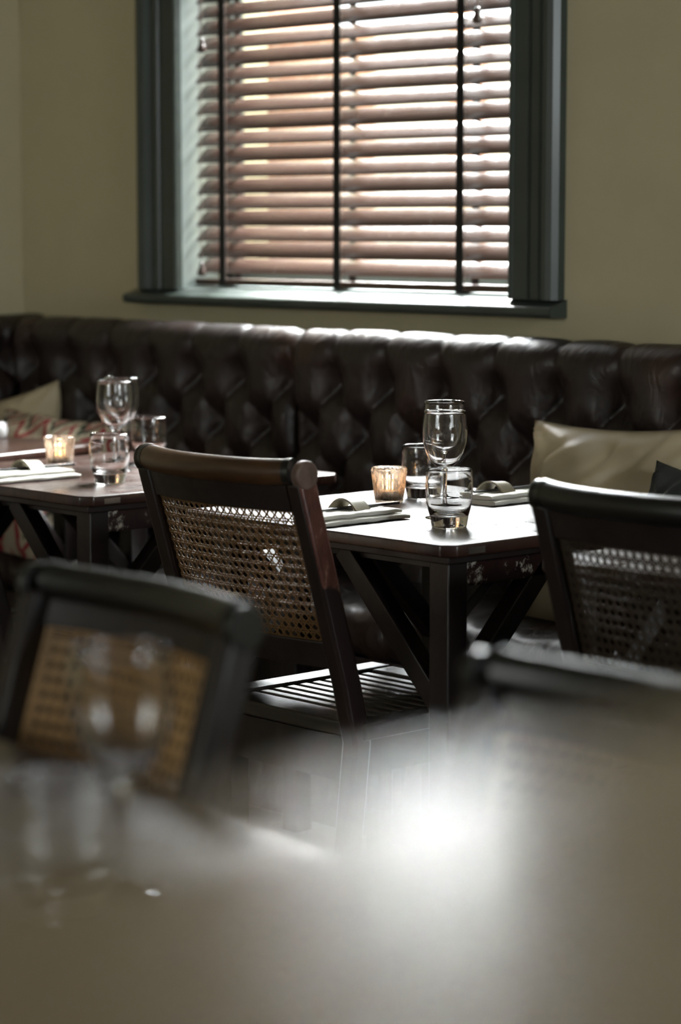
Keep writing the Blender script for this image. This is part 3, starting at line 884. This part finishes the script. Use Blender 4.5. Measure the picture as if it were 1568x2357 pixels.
def chopstick(a, b, label):
    a, b = Vector(a), Vector(b); d = b - a
    e = MB()
    n = 8
    e.sweep([(0, d.length * i / n, 0) for i in range(n + 1)], [(0.0033 * math.cos(PI / 4 + PI / 2 * q), 0.0033 * math.sin(PI / 4 + PI / 2 * q)) for q in range(4)], scales=[0.7 + 0.35 * i / n for i in range(n + 1)])
    o = e.build('chopstick', M['chopstick'], bevel=0.0006)
    o.location = a; o.rotation_euler = (math.asin(d.z / d.length), 0, math.atan2(-d.x, d.y))
    return tag(o, label, 'chopstick', 'black chopsticks')


NZ = 0.75 + 0.0193 + 0.0034
def setting(x, y0, sgn, where, L=0.195):
    """napkin along y from y0, chopsticks and band upon it"""
    napkin((x, y0, 0.7503), 0, L, 0.085, 'folded white linen napkin ' + where, )
    xs = x - 0.018
    ys = y0 - 0.02 if sgn > 0 else y0 - 0.005
    for q, dd, nm in ((0.0, 0.0, 'left'), (0.0075, 0.004, 'right')):
        chopstick((xs + q, ys + dd, NZ), (xs + q + 0.004, ys + dd + 0.232, NZ), nm + ' black chopstick on the napkin ' + where, )
    band((xs + 0.005, y0 + (0.105 if sgn > 0 else 0.06), NZ - 0.0032), 0, 'beige band over the chopsticks ' + where)


setting(-3.020, 2.705, 1, 'at the near edge of the focused table')
setting(-3.045, 3.140, -1, 'at the far edge of the focused table', L=0.185)
setting(-3.965, 2.700, 1, 'on the left table beside its candle')
# small white pot on the far left table
pot = MB().lathe([(0, 0), (0.022, 0), (0.026, 0.004), (0.028, 0.02), (0.025, 0.034), (0.023, 0.038), (0.020, 0.036), (0.023, 0.03), (0.024, 0.02), (0.018, 0.006), (0, 0.005)], 32).build('sauce_pot', M['ceramic'], smooth=True)
pot.location = (-4.81, 3.30, 0.7502)
tag(pot, 'small white ceramic pot on the far left table at the picture edge', 'pot')

# ------------------------------------------------------------------ cushions
def cushion(name, W, H, T, m, loc, rot, label, seed=0, wr=0.013):
    n = 44; vs = []; fs = []
    def edge(a): return 1 - 0.085 * (1 - a * a) ** 1.0
    for side in (1, -1):
        for i in range(n + 1):
            for j in range(n + 1):
                u = -1 + 2 * i / n; v = -1 + 2 * j / n
                t = (max(0, (1 - u ** 4)) * max(0, (1 - v ** 4))) ** 0.62
                x = u * W / 2 * edge(v); z = v * H / 2 * edge(u)
                cr = min(abs(u), abs(v)); r2 = math.hypot(abs(u) - 1, abs(v) - 1)
                wk = wr * mnoise.noise(Vector((u * 2.2 + v * 3.2 + seed, v * 1.2 - u * 0.7, seed * 1.7))) * min(1, t * 4)
                wk += wr * 0.7 * math.sin(9 * math.atan2(1 - abs(v), 1 - abs(u)) + seed) * math.exp(-r2 * 2.4) * min(1, t * 5)
                fold = 0.0
                for k_, (fu, fv, ln) in enumerate(((-0.62, 0.62, 0.55), (-0.2, 0.45, 0.7), (0.3, 0.6, 0.5), (-0.75, 0.2, 0.4), (0.6, 0.1, 0.6))):
                    al = (u - fu) * 0.62 + (v - fv) * 0.78; ac = (u - fu) * 0.78 - (v - fv) * 0.62 + 0.05 * math.sin(al * 7 + seed + k_)
                    fold += math.exp(-(al / ln) ** 2 - (ac / 0.05) ** 2) - 0.8 * math.exp(-(al / ln) ** 2 - ((ac - 0.09) / 0.06) ** 2)
                wk += wr * 0.45 * fold * min(1, t * 3)
                y = side * (T / 2 * t + wk * (1 if side > 0 else -1))
                vs.append((x, y, z))
    N = (n + 1) ** 2
    for i in range(n):
        for j in range(n):
            a = i * (n + 1) + j
            fs.append((a, a + n + 1, a + n + 2, a + 1)); fs.append((N + a, N + a + 1, N + a + n + 2, N + a + n + 1))
    o = MB().add(vs, fs).build(name, m, smooth=True, weld=True)
    o.location = loc; o.rotation_euler = rot
    return tag(o, label, 'cushion')


cushion('beige_cushion', 0.47, 0.42, 0.13, M['beige_fabric'], (-3.07, 3.535, 0.672), (math.radians(-14), math.radians(-2), math.radians(2)),
        'plump beige sateen cushion leaning on the banquette behind the right chair', 2)
cushion('charcoal_cushion', 0.36, 0.36, 0.12, M['dark_fabric'], (-2.755, 3.42, 0.635), (math.radians(-18), math.radians(4), math.radians(-4)),
        'charcoal fabric cushion in front of the right beige cushion', 5)
cushion('beige_cushion', 0.40, 0.40, 0.12, M['beige_fabric'], (-5.12, 3.53, 0.63), (math.radians(-12), math.radians(-14), math.radians(25)),
        'beige cushion propped in the banquette corner at the left edge', 9)
cushion('patterned_cushion', 0.44, 0.42, 0.13, M['ikat'], (-4.87, 3.43, 0.625), (math.radians(-40), math.radians(3), math.radians(8)),
        'cushion with red, green and cream chevron pattern behind the left table', 4)
